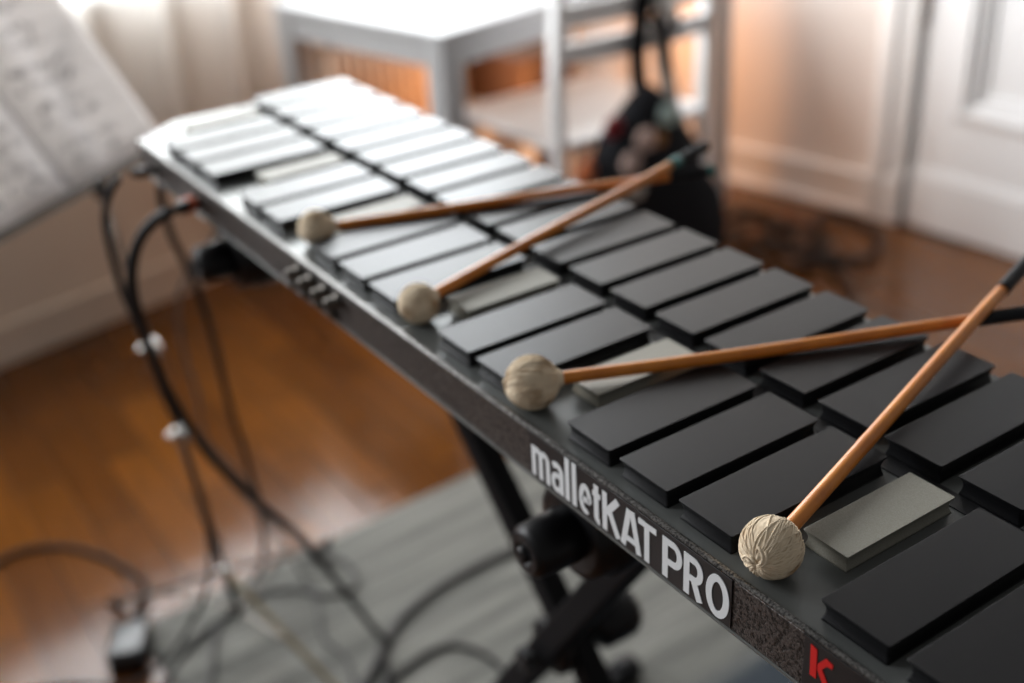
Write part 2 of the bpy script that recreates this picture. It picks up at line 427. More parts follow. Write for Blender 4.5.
# tray: hammered front panel and shell below
bm = NB(); slab(bm, deck_outline(-.1241, YB, .04), -.046, -.0147); link('tray', bm, M_HAM, inst)
bm = NB(); prism_x(bm, [(-.1242, -.0146), (-.1246, -.0128), (-.1275, -.0124), (-.1280, -.013), (-.1280, -.0445), (-.1272, -.046), (-.1242, -.046)], XL + .04 + IX, XR - .04 + IX)
link('front_panel', bm, M_HAM, inst)
bm = NB(); prism_x(bm, [(-.1246, -.0128), (-.1246, -.0112), (-.1251, -.0104), (-.1260, -.0101), (-.1271, -.0102), (-.1280, -.0107), (-.1284, -.0116), (-.1278, -.0126), (-.1249, -.0131)], XL + .038 + IX, XR - .038 + IX)
link('front_rim', bm, M_RIM, inst, True)
bm = NB(); prism_x(bm, [(-.1280, -.0447), (-.1286, -.0450), (-.1286, -.0464), (-.1210, -.0464), (-.1210, -.0461)], XL + .04 + IX, XR - .04 + IX)
link('bottom_edge', bm, M_DECK, inst)
# name plate and lettering
def lettering(parent):
    """bold rounded-sans lettering drawn as strokes: every glyph an arrangement of bars and arcs"""
    bm = NB(); Yt, D = -.1291, .0003; B, CAP, ASC, XH = -.0418, -.0157, -.0120, -.0206; w = .0042; cnt = [0]
    def band(pts, wd=w, closed=False):
        n = len(pts); L, Rr = [], []; cnt[0] += 1; yt = Yt - cnt[0] * 6e-6
        for i in range(n):
            a = Vector(pts[(i - 1) % n] if closed else pts[max(i - 1, 0)]); b = Vector(pts[(i + 1) % n] if closed else pts[min(i + 1, n - 1)])
            d = (b - a).normalized(); nn = Vector((-d.y, d.x)); p = Vector(pts[i])
            L.append(p + nn * wd / 2); Rr.append(p - nn * wd / 2)
        mk = lambda P, y: [bm.verts.new((q.x + IX, y, q.y)) for q in P]
        lf, rf, lb, rb = mk(L, yt), mk(Rr, yt), mk(L, Yt + D), mk(Rr, Yt + D)
        for i in range(n if closed else n - 1):
            k = (i + 1) % n
            bm.faces.new((lf[i], lf[k], rf[k], rf[i])); bm.faces.new((lf[i], lb[i], lb[k], lf[k])); bm.faces.new((rf[i], rf[k], rb[k], rb[i]))
        if not closed:
            for i in (0, n - 1): bm.faces.new((lf[i], rf[i], rb[i], lb[i]))
    def arc(cx, cz, rx, rz, a0, a1, n=14): return [(cx + rx * math.cos(math.radians(a0 + (a1 - a0) * k / n)), cz + rz * math.sin(math.radians(a0 + (a1 - a0) * k / n))) for k in range(n + 1)]
    h = w / 2
    def stem(x, z0, z1, wd=w): band([(x, z0), (x, z1)], wd)
    # m
    x0, x1 = .7600, .7788; sw = .0040; xs = (x0 + sw / 2, (x0 + x1) / 2, x1 - sw / 2); stem(xs[0], B, XH, sw)
    for a, b in ((xs[0], xs[1]), (xs[1], xs[2])):
        c = (a + b) / 2; r = (b - a) / 2
        band(arc(c, XH - .0055, r, .0037, 165, 0) + [(b, B)], sw)
    # a
    x0, x1 = .7803, .7926; cx = (x0 + x1) / 2
    band([(x0 + .0018, XH - .0032)] + arc(cx - .0003, XH - .0062, (x1 - x0) / 2 - h + .0003, .0042, 110, 0) + [(x1 - h, B)])
    band([(x1 - h, -.0300)] + [(cx, -.0298)] + arc(cx - .0008, -.0350, .0037, .0052, 90, 270) + [(cx + .0012, B + .0024), (x1 - h, B + .0046)], .0036)
    # l l
    stem(.7965, B, ASC); stem(.8033, B, ASC)
    # e
    x0, x1 = .8078, .8200; cx = (x0 + x1) / 2; cz = (B + XH) / 2; rx = (x1 - x0) / 2 - h; rz = (XH - B) / 2 - h
    band([(x0 + .003, cz - .0004)] + [(x1 - h, cz - .0004)] + arc(cx, cz, rx, rz, 0, 300, 24), .0038)
    # t
    stem(.8243, -.0375, -.0158); band([(.8243, -.0372)] + arc(.8272, -.0372, .0029, .0030, 180, 275)); band([(.8208, XH - .0017), (.8282, XH - .0017)], .0035)
    # K
    stem(.8322, B, CAP); band([(.8440, CAP - .0004), (.8336, -.0292)], .0045); band([(.8362, -.0262), (.8444, B + .0004)], .0046)
    # A
    band([(.8486, B), (.8540, CAP)], .0043); band([(.8625, B), (.8565, CAP)], .0043); band([(.8500, -.0355), (.8608, -.0355)], .0036); band([(.8532, CAP - .0015), (.8573, CAP - .0015)], .0030)
    # T
    stem(.8692, B, CAP); band([(.8620, CAP - .0019), (.8770, CAP - .0019)], .0038)
    # P
    stem(.8843, B, CAP, .0044); band([(.8843, CAP - .0020), (.8910, CAP - .0020)] + arc(.8912, -.0241, .0046, .0064, 90, -90) + [(.8843, -.0305)], .0041)
    # R
    stem(.9014, B, CAP, .0044); band([(.9014, CAP - .0020), (.9074, CAP - .0020)] + arc(.9075, -.0238, .0044, .0061, 90, -90) + [(.9014, -.0299)], .0041); band([(.9068, -.0300), (.9118, B)], .0046)
    # O
    x0, x1 = .9163, .9333; band(arc((x0 + x1) / 2, (B + CAP) / 2, (x1 - x0) / 2 - h, (CAP - B) / 2 - h + .0004, 0, 348, 30)[:], .0043, True)
    return link('lettering', bm, M_WHITE, parent)
bm = NB(); box(bm, .757 + IX, .9345 + IX, -.1288, -.1279, -.0434, -.0122); plate = link('name_plate', bm, M_PLATE, inst, bevel=.0002); plate['label'] = 'black name plate reading malletKAT PRO in white'
lettering(plate)
bm = NB(); box(bm, .983 + IX, 1.066 + IX, -.1288, -.1279, -.0434, -.0122); badge = link('maker_badge', bm, M_PLATE, inst, bevel=.0002); badge['label'] = 'black badge with a red letter k'
# slanted red k from three strokes
bm = NB()
def stroke(pts):
    a = [bm.verts.new((x + IX, -.1292, z)) for x, z in pts]; b = [bm.verts.new((x + IX, -.1287, z)) for x, z in pts]; n = len(pts)
    for i in range(n): bm.faces.new((a[i], a[(i + 1) % n], b[(i + 1) % n], b[i]))
    bm.faces.new(a[::-1]); bm.faces.new(b)
stroke([(.9873, -.0148), (.9912, -.0158), (.9918, -.0330), (.9880, -.0330)])
stroke([(.9922, -.0235), (.9966, -.0170), (1.0010, -.0180), (1.0008, -.0205), (.9975, -.0212), (.9950, -.0250), (1.0012, -.0345), (.9968, -.0345), (.9922, -.0270)])
link('red_letter', bm, M_RED, badge)
# jacks on the front panel
for i, x in enumerate((.4285, .4515, .4765, .4985)):
    bm = NB(); lathe(bm, [(0, .0062), (.003, .0062), (.003, .0045), (.011, .0042), (.0125, .0030)], (x + IX, -.128, -.0225), (0, -1, 0), 16)
    o = link('control_knob', bm, M_STEEL, inst, True)
    bm = NB(); lathe(bm, [(0, .0065), (.002, .0065), (.002, .0052), (.005, .0050), (.005, .0028), (.001, .0026)], (x - .0095 + IX, -.128, -.0365), (0, -1, 0), 16)
    link('jack_socket', bm, M_STEEL, inst)
for x in (.197, .075):
    bm = NB(); lathe(bm, [(0, .0075), (.002, .0075), (.002, .0058), (.005, .0056), (.005, .0032), (.001, .003)], (x + IX, -.128, -.031), (0, -1, 0), 16)
    link('jack_socket', bm, M_STEEL, inst)

# ------------------------------------------------------------------ the X stand
st = thing('x_stand', 'black folding X-shaped stand holding up the mallet controller', 'stand', (.5, .045, 0))
O = Vector(st.location)
SB = T - .0465
def leg(a, b, w=.030, h=.026, name='leg_tube'):
    bm = NB(); bar(bm, Vector(a) - O, Vector(b) - O, w, h, (0, 1, 0)); return link(name, bm, M_TUBE, st, bevel=.004)
leg((.168, .062, SB - .045), (.950, .062, .035))
leg((.765, .028, SB - .045), (.245, .028, .035))
for x, y in ((.950, .062), (.245, .028)):
    bm = NB(); bar(bm, Vector((x, -.24, .0215)) - O, Vector((x, .36, .0215)) - O, .032, .028); link('floor_bar', bm, M_TUBE, st, bevel=.004)
    for yy in (-.235, .355):
        bm = NB(); lathe(bm, [(0, .019), (.004, .022), (.03, .021), (.034, .017)], Vector((x, yy - (.017 if yy < 0 else -.017 + .034), .024)) - O, (0, 1, 0), 16); link('rubber_foot', bm, M_BLKPL, st, True)
for x in (.168, .765):
    bm = NB(); bar(bm, Vector((x, -.045, SB - .016)) - O, Vector((x, .135, SB - .016)) - O, .036, .030); link('support_arm', bm, M_TUBE, st, bevel=.004)
# toothed clamp bodies with round knobs under the front edge
for x in (.758, .178):
    c = Vector((x - .002, -.086, SB - .0575)) - O
    bm = NB(); lathe(bm, [(-.045, .030), (-.043, .037), (-.002, .038), (.0, .035), (.012, .034), (.014, .028)], c, (0, -1, 0), 28)
    o = link('clamp_body', bm, M_BLKPL, st, True); o.data.polygons.foreach_set('use_smooth', [True] * len(o.data.polygons))
    bm = NB()
    seg = 40; prof = [(.012, .016), (.016, .0195), (.03, .0195), (.046, .0185), (.050, .015), (.051, .008), (.047, .007)]
    x_, y_ = frame(Vector((0, -1, 0))); rings = []
    for h, r in prof:
        ring = []
        for k in range(seg):
            a = 2 * PI * k / seg; q = r * (1 + (.05 * math.cos(a * 10) if r > .02 else 0))
            ring.append(bm.verts.new(c + Vector((0, -1, 0)) * h + (x_ * math.cos(a) + y_ * math.sin(a)) * q))
        rings.append(ring)
    for a, b in zip(rings, rings[1:]):
        for k in range(seg): bm.faces.new((a[k], a[(k + 1) % seg], b[(k + 1) % seg], b[k]))
    bm.faces.new(rings[0][::-1]); bm.faces.new(rings[-1])
    kn = link('clamp_knob', bm, M_BLKPL, st, True)
    bm = NB(); lathe(bm, [(.046, .006), (.0525, .006), (.054, .004)], c, (0, -1, 0), 16); link('knob_bolt', bm, M_BLKPL, kn, True)
# pivot disc and knob where the tubes cross
t1 = ((SB - .045) - .035) / (.950 - .168); t2 = ((SB - .045) - .035) / (.765 - .245)
cx = (.168 * t1 + .245 * t2 + .0) / (t1 + t2); 
cx = ((SB - .045) + t1 * .168 - .035 + t2 * .245) / (t1 + t2); cz = (SB - .045) - t1 * (cx - .168)
bm = NB(); lathe(bm, [(.005, .018), (.007, .030), (.017, .030), (.019, .018)], Vector((cx, .026, cz)) - O, (0, 1, 0), 28)
link('pivot_disc', bm, M_BLKPL, st, True)
bm = NB(); lathe(bm, [(0, .012), (.010, .012), (.012, .024), (.018, .028), (.050, .028), (.058, .023), (.060, .01)], Vector((cx, .075, cz)) - O, (0, 1, 0), 28)
link('pivot_knob', bm, M_BLKPL, st, True)
bm = NB(); lathe(bm, [(0, .014), (.008, .014), (.010, .009)], Vector((cx, .008, cz)) - O, (0, -1, 0), 6); link('pivot_bolt', bm, M_BLKPL, st)

# ------------------------------------------------------------------ mallets
def mallet(label, head, tip, r, seed, grip_from, teal, oblate=1.0, shaft_r=.0041, length=None):
    head = Vector(head); tip = Vector(tip); d = (tip - head).normalized()
    L = length or (tip - head).length
    root = thing('mallet', label, 'mallet', head, 0, 'yarn mallets lying across the pads')
    rr = random.Random(seed)
    # wound yarn head: strands run from the collar round the ball to the puckered crown
    x, y = frame(d); bm = NB(); NS, NT = 180, 60; rings = []
    waves = [(rr.randint(9, 46), rr.random() * 6.28, rr.uniform(-1.6, 1.6)) for _ in range(9)]
    for j in range(NT + 1):
        th = PI * j / NT; ring = []          # th = 0 at the crown, PI at the collar
        for i in range(NS):
            ph = 2 * PI * i / NS; s = math.sin(th)
            w = sum(math.sin(n * (ph + tw * .35 * th) + p0) for n, p0, tw in waves) / 9
            q = r * (1 + .034 * w * min(1, s * 1.8) + .02 * noise.noise((math.cos(ph) * s * 2 + seed, math.sin(ph) * s * 2, math.cos(th) * 2)))
            puck = -.06 * r * math.exp(-(th / .14) ** 2) + .055 * r * math.exp(-((th - .26) / .12) ** 2) * (.5 + .5 * math.sin(7 * ph + seed))
            q += puck
            ax = -math.cos(th) * q * oblate
            if th > 2.55: ax += (th - 2.55) * r * .22
            ring.append(bm.verts.new(d * ax + (x * math.cos(ph) + y * math.sin(ph)) * q * s))
        rings.append(ring)
    for a, b in zip(rings, rings[1:]):
        for i in range(NS): bm.faces.new((a[i], a[(i + 1) % NS], b[(i + 1) % NS], b[i]))
    ym = yarn_material('yarn_%d' % seed, (.74, .62, .46), (.34, .22, .12), seed)
    hd = link('yarn_head', bm, ym, root, True)
    # loose separate strands lying over the winding
    bm = NB()
    for k in range(64):
        ph0 = rr.random() * 2 * PI; t0 = rr.uniform(.1, .5); t1 = rr.uniform(2.0, 2.85); tw = rr.uniform(-.9, .9); pts = []
        for j in range(13):
            th = t0 + (t1 - t0) * j / 12; ph = ph0 + tw * (th - t0) * .5
            q = r * (1.012 + .012 * math.sin(PI * j / 12)); s = math.sin(th)
            pts.append(d * (-math.cos(th) * q * oblate) + (x * math.cos(ph) + y * math.sin(ph)) * q * s)
        sweep(bm, pts, .00042, 5)
    # knot tails at the crown
    for k in range(4):
        a = rr.random() * 6.28; q = r * 1.03
        pts = []
        for j in range(7):
            th = .05 + j * .09; ph = a + j * .25
            pts.append(d * (-math.cos(th) * q * oblate * (1.0 + .02 * math.sin(j))) + (x * math.cos(ph) + y * math.sin(ph)) * q * math.sin(th))
        sweep(bm, pts, .0007, 6)
    link('yarn_strand', bm, ym, hd, True)
    bm = NB(); lathe(bm, [(r * .80, .0085), (r * .95, .0072), (r * 1.08, .0056), (r * 1.16, .0046)], (0, 0, 0), d, 20); link('yarn_collar', bm, ym, root, True)
    # rattan shaft with faint nodes
    bm = NB(); g = grip_from
    pts, rad = [], []
    for i in range(61):
        f = i / 60; s = r * .6 + (g - r * .6) * f
        wob = .0007 * math.sin(f * 5 + seed)
        pts.append(d * s + y * wob); rad.append(shaft_r * (1.03 - .05 * f + .05 * math.exp(-((f - .32) / .012) ** 2) + .04 * math.exp(-((f - .74) / .012) ** 2)))
    sweep(bm, pts, rad, 14); link('shaft', bm, M_RATTAN, root, True)
    e = y * (.0007 * math.sin(5 + seed))
    s0 = g
    if teal == 'start':
        bm = NB(); sweep(bm, [d * s0 + e, d * (s0 + .014) + e], shaft_r * 1.18, 14); o = link('coloured_band', bm, M_TEAL, root, True); o['label'] = 'teal tape band'; s0 += .014
    end = L - (.007 if teal == 'end' else 0)
    bm = NB(); n = 24; pts = [d * (s0 + (end - s0) * i / n) + e for i in range(n + 1)]
    sweep(bm, pts, [shaft_r * (1.16 + .03 * (i % 2)) for i in range(n)] + [shaft_r * 1.0], 14); link('grip', bm, M_GRIP, root, True)
    if teal == 'end':
        bm = NB(); sweep(bm, [d * end + e, d * (L - .001) + e, d * L + e], [shaft_r * 1.2, shaft_r * 1.2, shaft_r * .9], 14); o = link('coloured_band', bm, M_TEAL, root, True); o['label'] = 'teal end cap'
    return root
ZD = T - .0118
mallet('mallet nearest the red k badge, its rattan shaft crossing on top of another',
       (.9415, -.1100, ZD + .0157), (.8285, .262, T + .0165), .0154, 4, .318, None, length=.402)
mallet('mallet whose yarn head rests just above the first letters of malletKAT',
       (.7365, -.1105, ZD + .0170), (.8685, .1935, T + .0048), .0167, 9, .296, None, length=.40)
mallet('mallet second farthest from the name plate, teal band where its black grip starts',
       (.590, -.107, ZD + .0146), (.5065, .2365, T + .0165), .0143, 13, .306, 'start', length=.362)
mallet('mallet farthest from the name plate, with a teal tip on its black grip',
       (.4105, -.101, ZD + .0146), (.5325, .2265, T + .0048), .0143, 17, .309, 'end', length=.351)

# ------------------------------------------------------------------ sheet music and its stand
PA = math.radians(126); pw = Vector((math.cos(PA), math.sin(PA), 0)); pn = Vector((pw.y, -pw.x, 0))
LEAN = math.radians(33); pu = -pn * math.sin(LEAN) + Vector((0, 0, math.cos(LEAN))); pf = pw.cross(pu)
if pf.dot(pn) < 0: pf = -pf
PS = Vector((-.29, -.143, T - .158))
ms = thing('music_stand', 'thin folding music stand at the left end of the instrument, under the sheet music', 'music stand', (-.165, -.075, .0))
O = Vector(ms.location)
hubz = .19
base = Vector((-.175, -.070, .06)); topp = PS - pu * .012 - pf * .012 + pw * .062
ax = (topp - base)
def along(f): return base + ax * f
bm = NB(); sweep(bm, [base - O, along(.46) - O], .0062, 12); link('lower_tube', bm, M_BLKPL, ms, True)
bm = NB(); sweep(bm, [along(.44) - O, along(.66) - O], .0048, 12); link('middle_tube', bm, M_STEEL, ms, True)
bm = NB(); sweep(bm, [along(.64) - O, along(1.0) - O], .0036, 12); link('upper_tube', bm, M_STEEL, ms, True)
RTV = Vector((.56, .83, 0)).normalized()
for f, s in ((.455, 1), (.655, 1.1)):
    c = along(f) - O
    bm = NB(); lathe(bm, [(-.012, .008), (-.010, .0105), (.010, .0105), (.012, .008)], c, ax, 16); o = link('height_clamp', bm, M_CHROME, ms, True)
    bm = NB(); lathe(bm, [(.008, .004), (.013, .003), (.014, .0065), (.018, .0065), (.019, .004)], c, -RTV + Vector((.3, -.3, 0)), 14); link('clamp_screw', bm, M_CHROME, o, True)
    bm = NB(); lathe(bm, [(.008, .004), (.012, .003), (.013, .005), (.016, .004)], c, RTV + Vector((.4, -.2, .2)), 14); link('clamp_screw', bm, M_CHROME, o, True)
c = along(.115) - O
bm = NB(); lathe(bm, [(-.010, .007), (-.008, .010), (.008, .010), (.012, .007)], c, ax, 16); hub = link('tripod_hub', bm, M_CHROME, ms, True)
for a in (213, 17, 124):
    dv = Vector((math.cos(math.radians(a)), math.sin(math.radians(a)), 0))
    foot = Vector((base.x, base.y, .012)) + dv * .25 - O
    bm = NB(); bar(bm, c + dv * .008, foot, .008, .004); link('tripod_leg', bm, M_STEEL if a != 17 else M_BRASS, ms)
    bm = NB(); bar(bm, Vector((base.x, base.y, .075)) - O + dv * .008, c * .45 + foot * .55, .006, .003); link('leg_brace', bm, M_STEEL, ms)
    bm = NB(); lathe(bm, [(-.012, .006), (.0, .008), (.012, .007)], foot, dv, 10); link('rubber_foot', bm, M_BLKPL, ms, True)
# desk: lip, spine and folding arms behind the pages
bm = NB(); bar(bm, PS - pu * .006 - pf * .004 - pw * .2 - O, PS - pu * .006 - pf * .004 + pw * .2 - O, .004, .012, pu); link('desk_lip', bm, M_STEEL, ms)
bm = NB(); bar(bm, PS - pu * .012 - pf * .011 - O, PS + pu * .26 - pf * .011 - O, .014, .004, pf); link('desk_spine', bm, M_STEEL, ms)
for s in (-1, 1):
    bm = NB(); bar(bm, PS + pu * .02 - pf * .011 - O, PS + pu * .22 - pf * .011 + pw * s * .19 - O, .010, .003, pf); link('desk_arm', bm, M_STEEL, ms)
bm = NB(); lathe(bm, [(-.014, .009), (-.012, .011), (.012, .011), (.014, .009)], topp - O, ax, 14); o = link('desk_collar', bm, M_BLKPL, ms, True)
bm = NB(); lathe(bm, [(.008, .004), (.024, .004), (.025, .009), (.031, .008)], topp - O, -RTV, 14); link('wing_bolt', bm, M_CHROME, o, True)

bookm = thing('sheet_music', 'open book of printed sheet music leaning on the music stand', 'sheet music', PS)
PWD, PHT = .212, .30
def page_pt(s, a, b, lift=0):
    """a in 0..1 from the spine outwards, b in 0..1 upwards"""
    bulge = .012 * math.sin(min(1, a * 2.2) * PI) * (1 - .3 * a) + .004 * math.sin(b * 3)*a
    return pw * s * PWD * a + pu * PHT * b + pf * (bulge + lift)
for s in (-1, 1):
    bm = NB(); na, nb = 24, 10; g = [[bm.verts.new(page_pt(s, i / na, j / nb, .0012)) for i in range(na + 1)] for j in range(nb + 1)]
    h = [[bm.verts.new(page_pt(s, i / na, j / nb, -.0022)) for i in range(na + 1)] for j in range(nb + 1)]
    for j in range(nb):
        for i in range(na):
            bm.faces.new((g[j][i], g[j][i + 1], g[j + 1][i + 1], g[j + 1][i])); bm.faces.new((h[j][i], h[j + 1][i], h[j + 1][i + 1], h[j][i + 1]))
    for j in range(nb):
        for i in (0, na): bm.faces.new((g[j][i], g[j + 1][i], h[j + 1][i], h[j][i]))
    for i in range(na):
        for j in (0, nb): bm.faces.new((g[j][i], g[j][i + 1], h[j][i + 1], h[j][i]))
    pg = link('page', bm, M_PAPER, bookm, True)
    # staves and notes printed on the page, just proud of it
    bm = NB(); rr = random.Random(20 + s)
    def mark(a0, a1, b0, b1, n=1):
        for q in range(n):
            x0 = a0 + (a1 - a0) * q / n; x1 = a0 + (a1 - a0) * (q + 1) / n
            vs = [bm.verts.new(page_pt(s, x, y, .0016)) for x, y in ((x0, b0), (x1, b0), (x1, b1), (x0, b1))]; bm.faces.new(vs)
    for sysn in range(5):
        for half in range(2):
            bb = .085 + sysn * .185 + half * .068
            for ln in range(5): mark(.09, .90, bb + ln * .0062, bb + ln * .0062 + .00035, 14)
            t = .12
            while t < .86:
                step = rr.uniform(.014, .045)
                if rr.random() < .62 and t < .66:
                    y = bb + rr.uniform(-.004, .024); mark(t, t + .018, y, y + .010)
                    mark(t + (.011 if rr.random() < .5 else 0), t + .0128, y, y + .022 * rr.choice((1, -1)) + .006)
                    if rr.random() < .35: mark(t, t + step + .02, y + .022, y + .0255, 2)
                t += step
            for t in (.09, .36, .62, .9): mark(t, t + .0025, bb, bb + .0258)
    link('notation', bm, M_INK, pg)

# ------------------------------------------------------------------ cables
def cable(name, label, pts, r, m, n=10, origin=None):
    pts = [Vector(p) for p in pts]; o0 = Vector(origin) if origin else Vector((pts[-1].x, pts[-1].y, 0))
    bm = NB(); sweep(bm, [p - o0 for p in spline(pts, n)], r, 10)
    root = thing(name, label, 'cable', o0); link('cable_jacket', bm, m, root, True); return root, o0
def plug(root, o0, p, d, label=None, ring=None, rr=.0062):
    p = Vector(p) - o0; d = Vector(d)
    bm = NB(); lathe(bm, [(0, rr * .45), (.006, rr * .6), (.008, rr), (.034, rr), (.036, rr * .8), (.05, rr * .55)], p, d, 14); o = link('plug', bm, M_BLKPL, root, True)
    if ring:
        bm = NB(); lathe(bm, [(.004, rr * 1.12), (.005, rr * 1.25), (.022, rr * 1.25), (.023, rr * 1.1)], p, d, 14); q = link('plug_ring', bm, ring, o, True)
    else:
        bm = NB(); lathe(bm, [(-.004, rr * .5), (.008, rr * .55)], p, d, 12); q = link('plug_tip', bm, M_CHROME, o, True)
RZ = .0075                                  # top of the rug
def fl_(pts, r, onrug=True): return [(x, y, (RZ if x > -.36 and y > -.17 else .0006) + r) for x, y in pts]
# patch cable hanging from the left end of the front panel, down along the music stand
r = .0038
a, o0 = cable('patch_cable', 'black patch cable looping from the far left end of the front panel',
      [(.150, -.187, .894), (.139, -.193, .881), (.118, -.199, .850), (.098, -.197, .811), (.070, -.188, .746), (.039, -.171, .674), (.001, -.154, .585), (-.055, -.125, .440), (-.120, -.110, .215), (-.17, -.17, .06)] + fl_([(-.20, -.24), (-.26, -.33), (-.3, -.42)], r), r, M_CABLE)
plug(a, o0, (.075, -.134, .869), Vector((.075, -.056, .028)), rr=.0058)
# thin cables behind
r = .0048
a, o0 = cable('hanging_cable', 'dark cord dropping from beneath the left corner of the instrument to the rug',
      [(.03, -.085, .853), (-.018, -.100, .820), (-.052, -.091, .750), (-.078, -.066, .660), (-.113, -.045, .554), (-.151, -.031, .446), (-.191, -.009, .324), (-.238, .013, .188), (-.285, .019, .06)] + fl_([(-.30, .0), (-.268, -.03), (-.243, -.075), (-.222, -.131), (-.185, -.185), (-.135, -.235), (-.05, -.33)], r), r, M_CABLE)
r = .003
a, o0 = cable('thin_cable', 'thin dark cable curving down between the two thicker cables left of the instrument',
      [(.06, -.02, .853), (-.10, -.03, .70), (-.25, -.032, .59), (-.318, -.030, .50), (-.327, -.028, .440), (-.321, -.024, .370), (-.319, -.024, .291), (-.304, .011, .218), (-.285, .048, .104), (-.26, .070, .02)] + fl_([(-.23, .07), (-.183, .061), (-.102, .033), (-.040, .042), (.038, .008), (.12, -.05)], r), r, M_CABLEB)
r = .0056
a, o0 = cable('instrument_cable', 'thick black cable with an orange-ringed plug sagging from the front panel',
      [(.247, -.172, .886), (.230, -.178, .877), (.205, -.190, .854), (.185, -.199, .822), (.167, -.201, .781), (.144, -.192, .712), (.121, -.175, .634), (.093, -.142, .535), (.068, -.098, .443), (.034, -.027, .318), (-.007, .041, .163), (-.038, .088, .05)] + fl_([(-.03, .105), (-.003, .084), (.063, .055), (.14, -.05), (.2, -.2)], r), r, M_CABLE)
plug(a, o0, (.197, -.134, .869), Vector((.05, -.038, .017)), ring=M_ORANGE, rr=.0065)
r = .0062
a, o0 = cable('rug_cable', 'thick grey-black cable arching across the rug behind the stand leg', fl_([(.05, .0), (.003, .062), (-.041, .112), (-.077, .172), (-.098, .260), (-.102, .382), (-.079, .492), (-.037, .569), (.05, .60)], r), r, M_CABLEB)
r = .004
a, o0 = cable('coiled_cable', 'dark thin cable in loose loops on the rug by the music stand foot', fl_([(-.02, -.26), (-.094, -.167), (-.163, -.128), (-.228, -.092), (-.262, -.038), (-.246, .036), (-.192, .083), (-.186, .133), (-.256, .145), (-.300, .092)], r), r, M_CABLEB)
r = .0042
a, o0 = cable('short_cable', 'dark cable bending across the rug in front of the crossed stand legs', fl_([(.16, -.06), (.094, .0), (.045, .07), (.026, .147), (.040, .190), (.090, .215), (.150, .209), (.24, .17)], r), r, M_CABLE)

# small black box with its cable on the wood floor
ad = thing('power_adapter', 'small glossy black box with a cable, lying on the wood floor by the rug', 'power adapter', (-.264, -.222, .0005), math.radians(-26))
def rrbox(bm, lx, ly, lz, r, crown=.9):
    prev = None
    for f, s in ((0, .92), (.08, .985), (.3, 1), (.7, .985), (.88, .93), (.97, .84), (1, .7)):
        ring = rring(bm, lx / 2 * s, ly / 2 * s, lz * f, r * s, 5)
        if prev:
            for i in range(len(ring)): bm.faces.new((prev[i], prev[(i + 1) % len(ring)], ring[(i + 1) % len(ring)], ring[i]))
        else: bm.faces.new(ring[::-1])
        prev = ring
    bm.faces.new(prev)
M_GLOSS = mat('gloss_black', (.006, .006, .007), .24)
bm = NB(); rrbox(bm, .092, .060, .040, .014); link('case', bm, M_GLOSS, ad, True)
bm = NB(); lathe(bm, [(0, .009), (.012, .008), (.026, .006)], (-.044, .008, .018), (-1, .1, 0), 14); link('strain_relief', bm, M_BLKPL, ad, True)
bm = NB(); r = .0052
inv = (Matrix.Translation((-.264, -.222, .0005)) @ Matrix.Rotation(math.radians(-26), 4, 'Z')).inverted()
pts = [inv @ Vector(q) for q in [(-.324, -.197, .018), (-.352, -.178, .013)] + [(x, y, r + .0008) for x, y in [(-.420, -.150), (-.535, -.185), (-.607, -.234), (-.638, -.284), (-.635, -.338), (-.585, -.415), (-.50, -.50)]]]
sweep(bm, spline(pts, 10), r, 10); link('adapter_cable', bm, M_CABLE, ad, True)

# cable heap on the wood floor by the far wall
r = .008
pts = [(-.848, 1.450), (-.800, 1.545), (-.712, 1.607), (-.744, 1.700), (-.859, 1.746), (-.927, 1.701), (-.839, 1.610), (-.679, 1.532), (-.581, 1.555), (-.596, 1.684), (-.516, 1.722), (-.549, 1.824), (-.665, 1.903), (-.759, 1.894), (-.757, 1.818), (-.637, 1.695), (-.502, 1.621), (-.388, 1.543), (-.290, 1.426)]
pts = [(x, y, r + .0006 + .007 * (i % 3)) for i, (x, y) in enumerate(pts)]
cable('cable_heap', 'dark cable lying in tangled loops on the wood floor between the chair and the door', pts, r, M_CABLE, 12)
pts = [(-.86 + .11 * math.cos(t * .55) + .012 * t, 1.60 + .085 * math.sin(t * .55) + .004 * t, r + .022 + .004 * math.sin(t * 2)) for t in range(24)]
cable('cable_coil', 'dark coil of cable dropped on the cable heap beside the chair', pts, r, M_CABLE, 6, (-.75, 1.65, 0))

# ------------------------------------------------------------------ white table
tb = thing('table', 'white lacquered table standing at the window wall behind the instrument', 'table', K + U * .48 + V * .68, TH)
def tbox(bm, u0, u1, v0, v1, z0, z1): box(bm, u0 - .48, u1 - .48, -(v1 - .68), -(v0 - .68), z0, z1)
TU0, TU1, TV0, TV1, TZ = .20, .770, .16, 1.205, .70
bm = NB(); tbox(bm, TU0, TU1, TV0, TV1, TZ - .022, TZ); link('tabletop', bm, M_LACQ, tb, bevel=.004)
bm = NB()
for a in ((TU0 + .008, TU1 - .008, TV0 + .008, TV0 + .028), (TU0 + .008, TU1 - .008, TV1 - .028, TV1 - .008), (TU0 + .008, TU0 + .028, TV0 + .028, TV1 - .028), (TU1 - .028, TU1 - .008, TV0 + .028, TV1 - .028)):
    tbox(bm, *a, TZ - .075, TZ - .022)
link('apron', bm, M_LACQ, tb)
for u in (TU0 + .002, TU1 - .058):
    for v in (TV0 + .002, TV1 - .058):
        bm = NB(); tbox(bm, u, u + .056, v, v + .056, 0, TZ - .0225); link('leg', bm, M_LACQ, tb, bevel=.004)

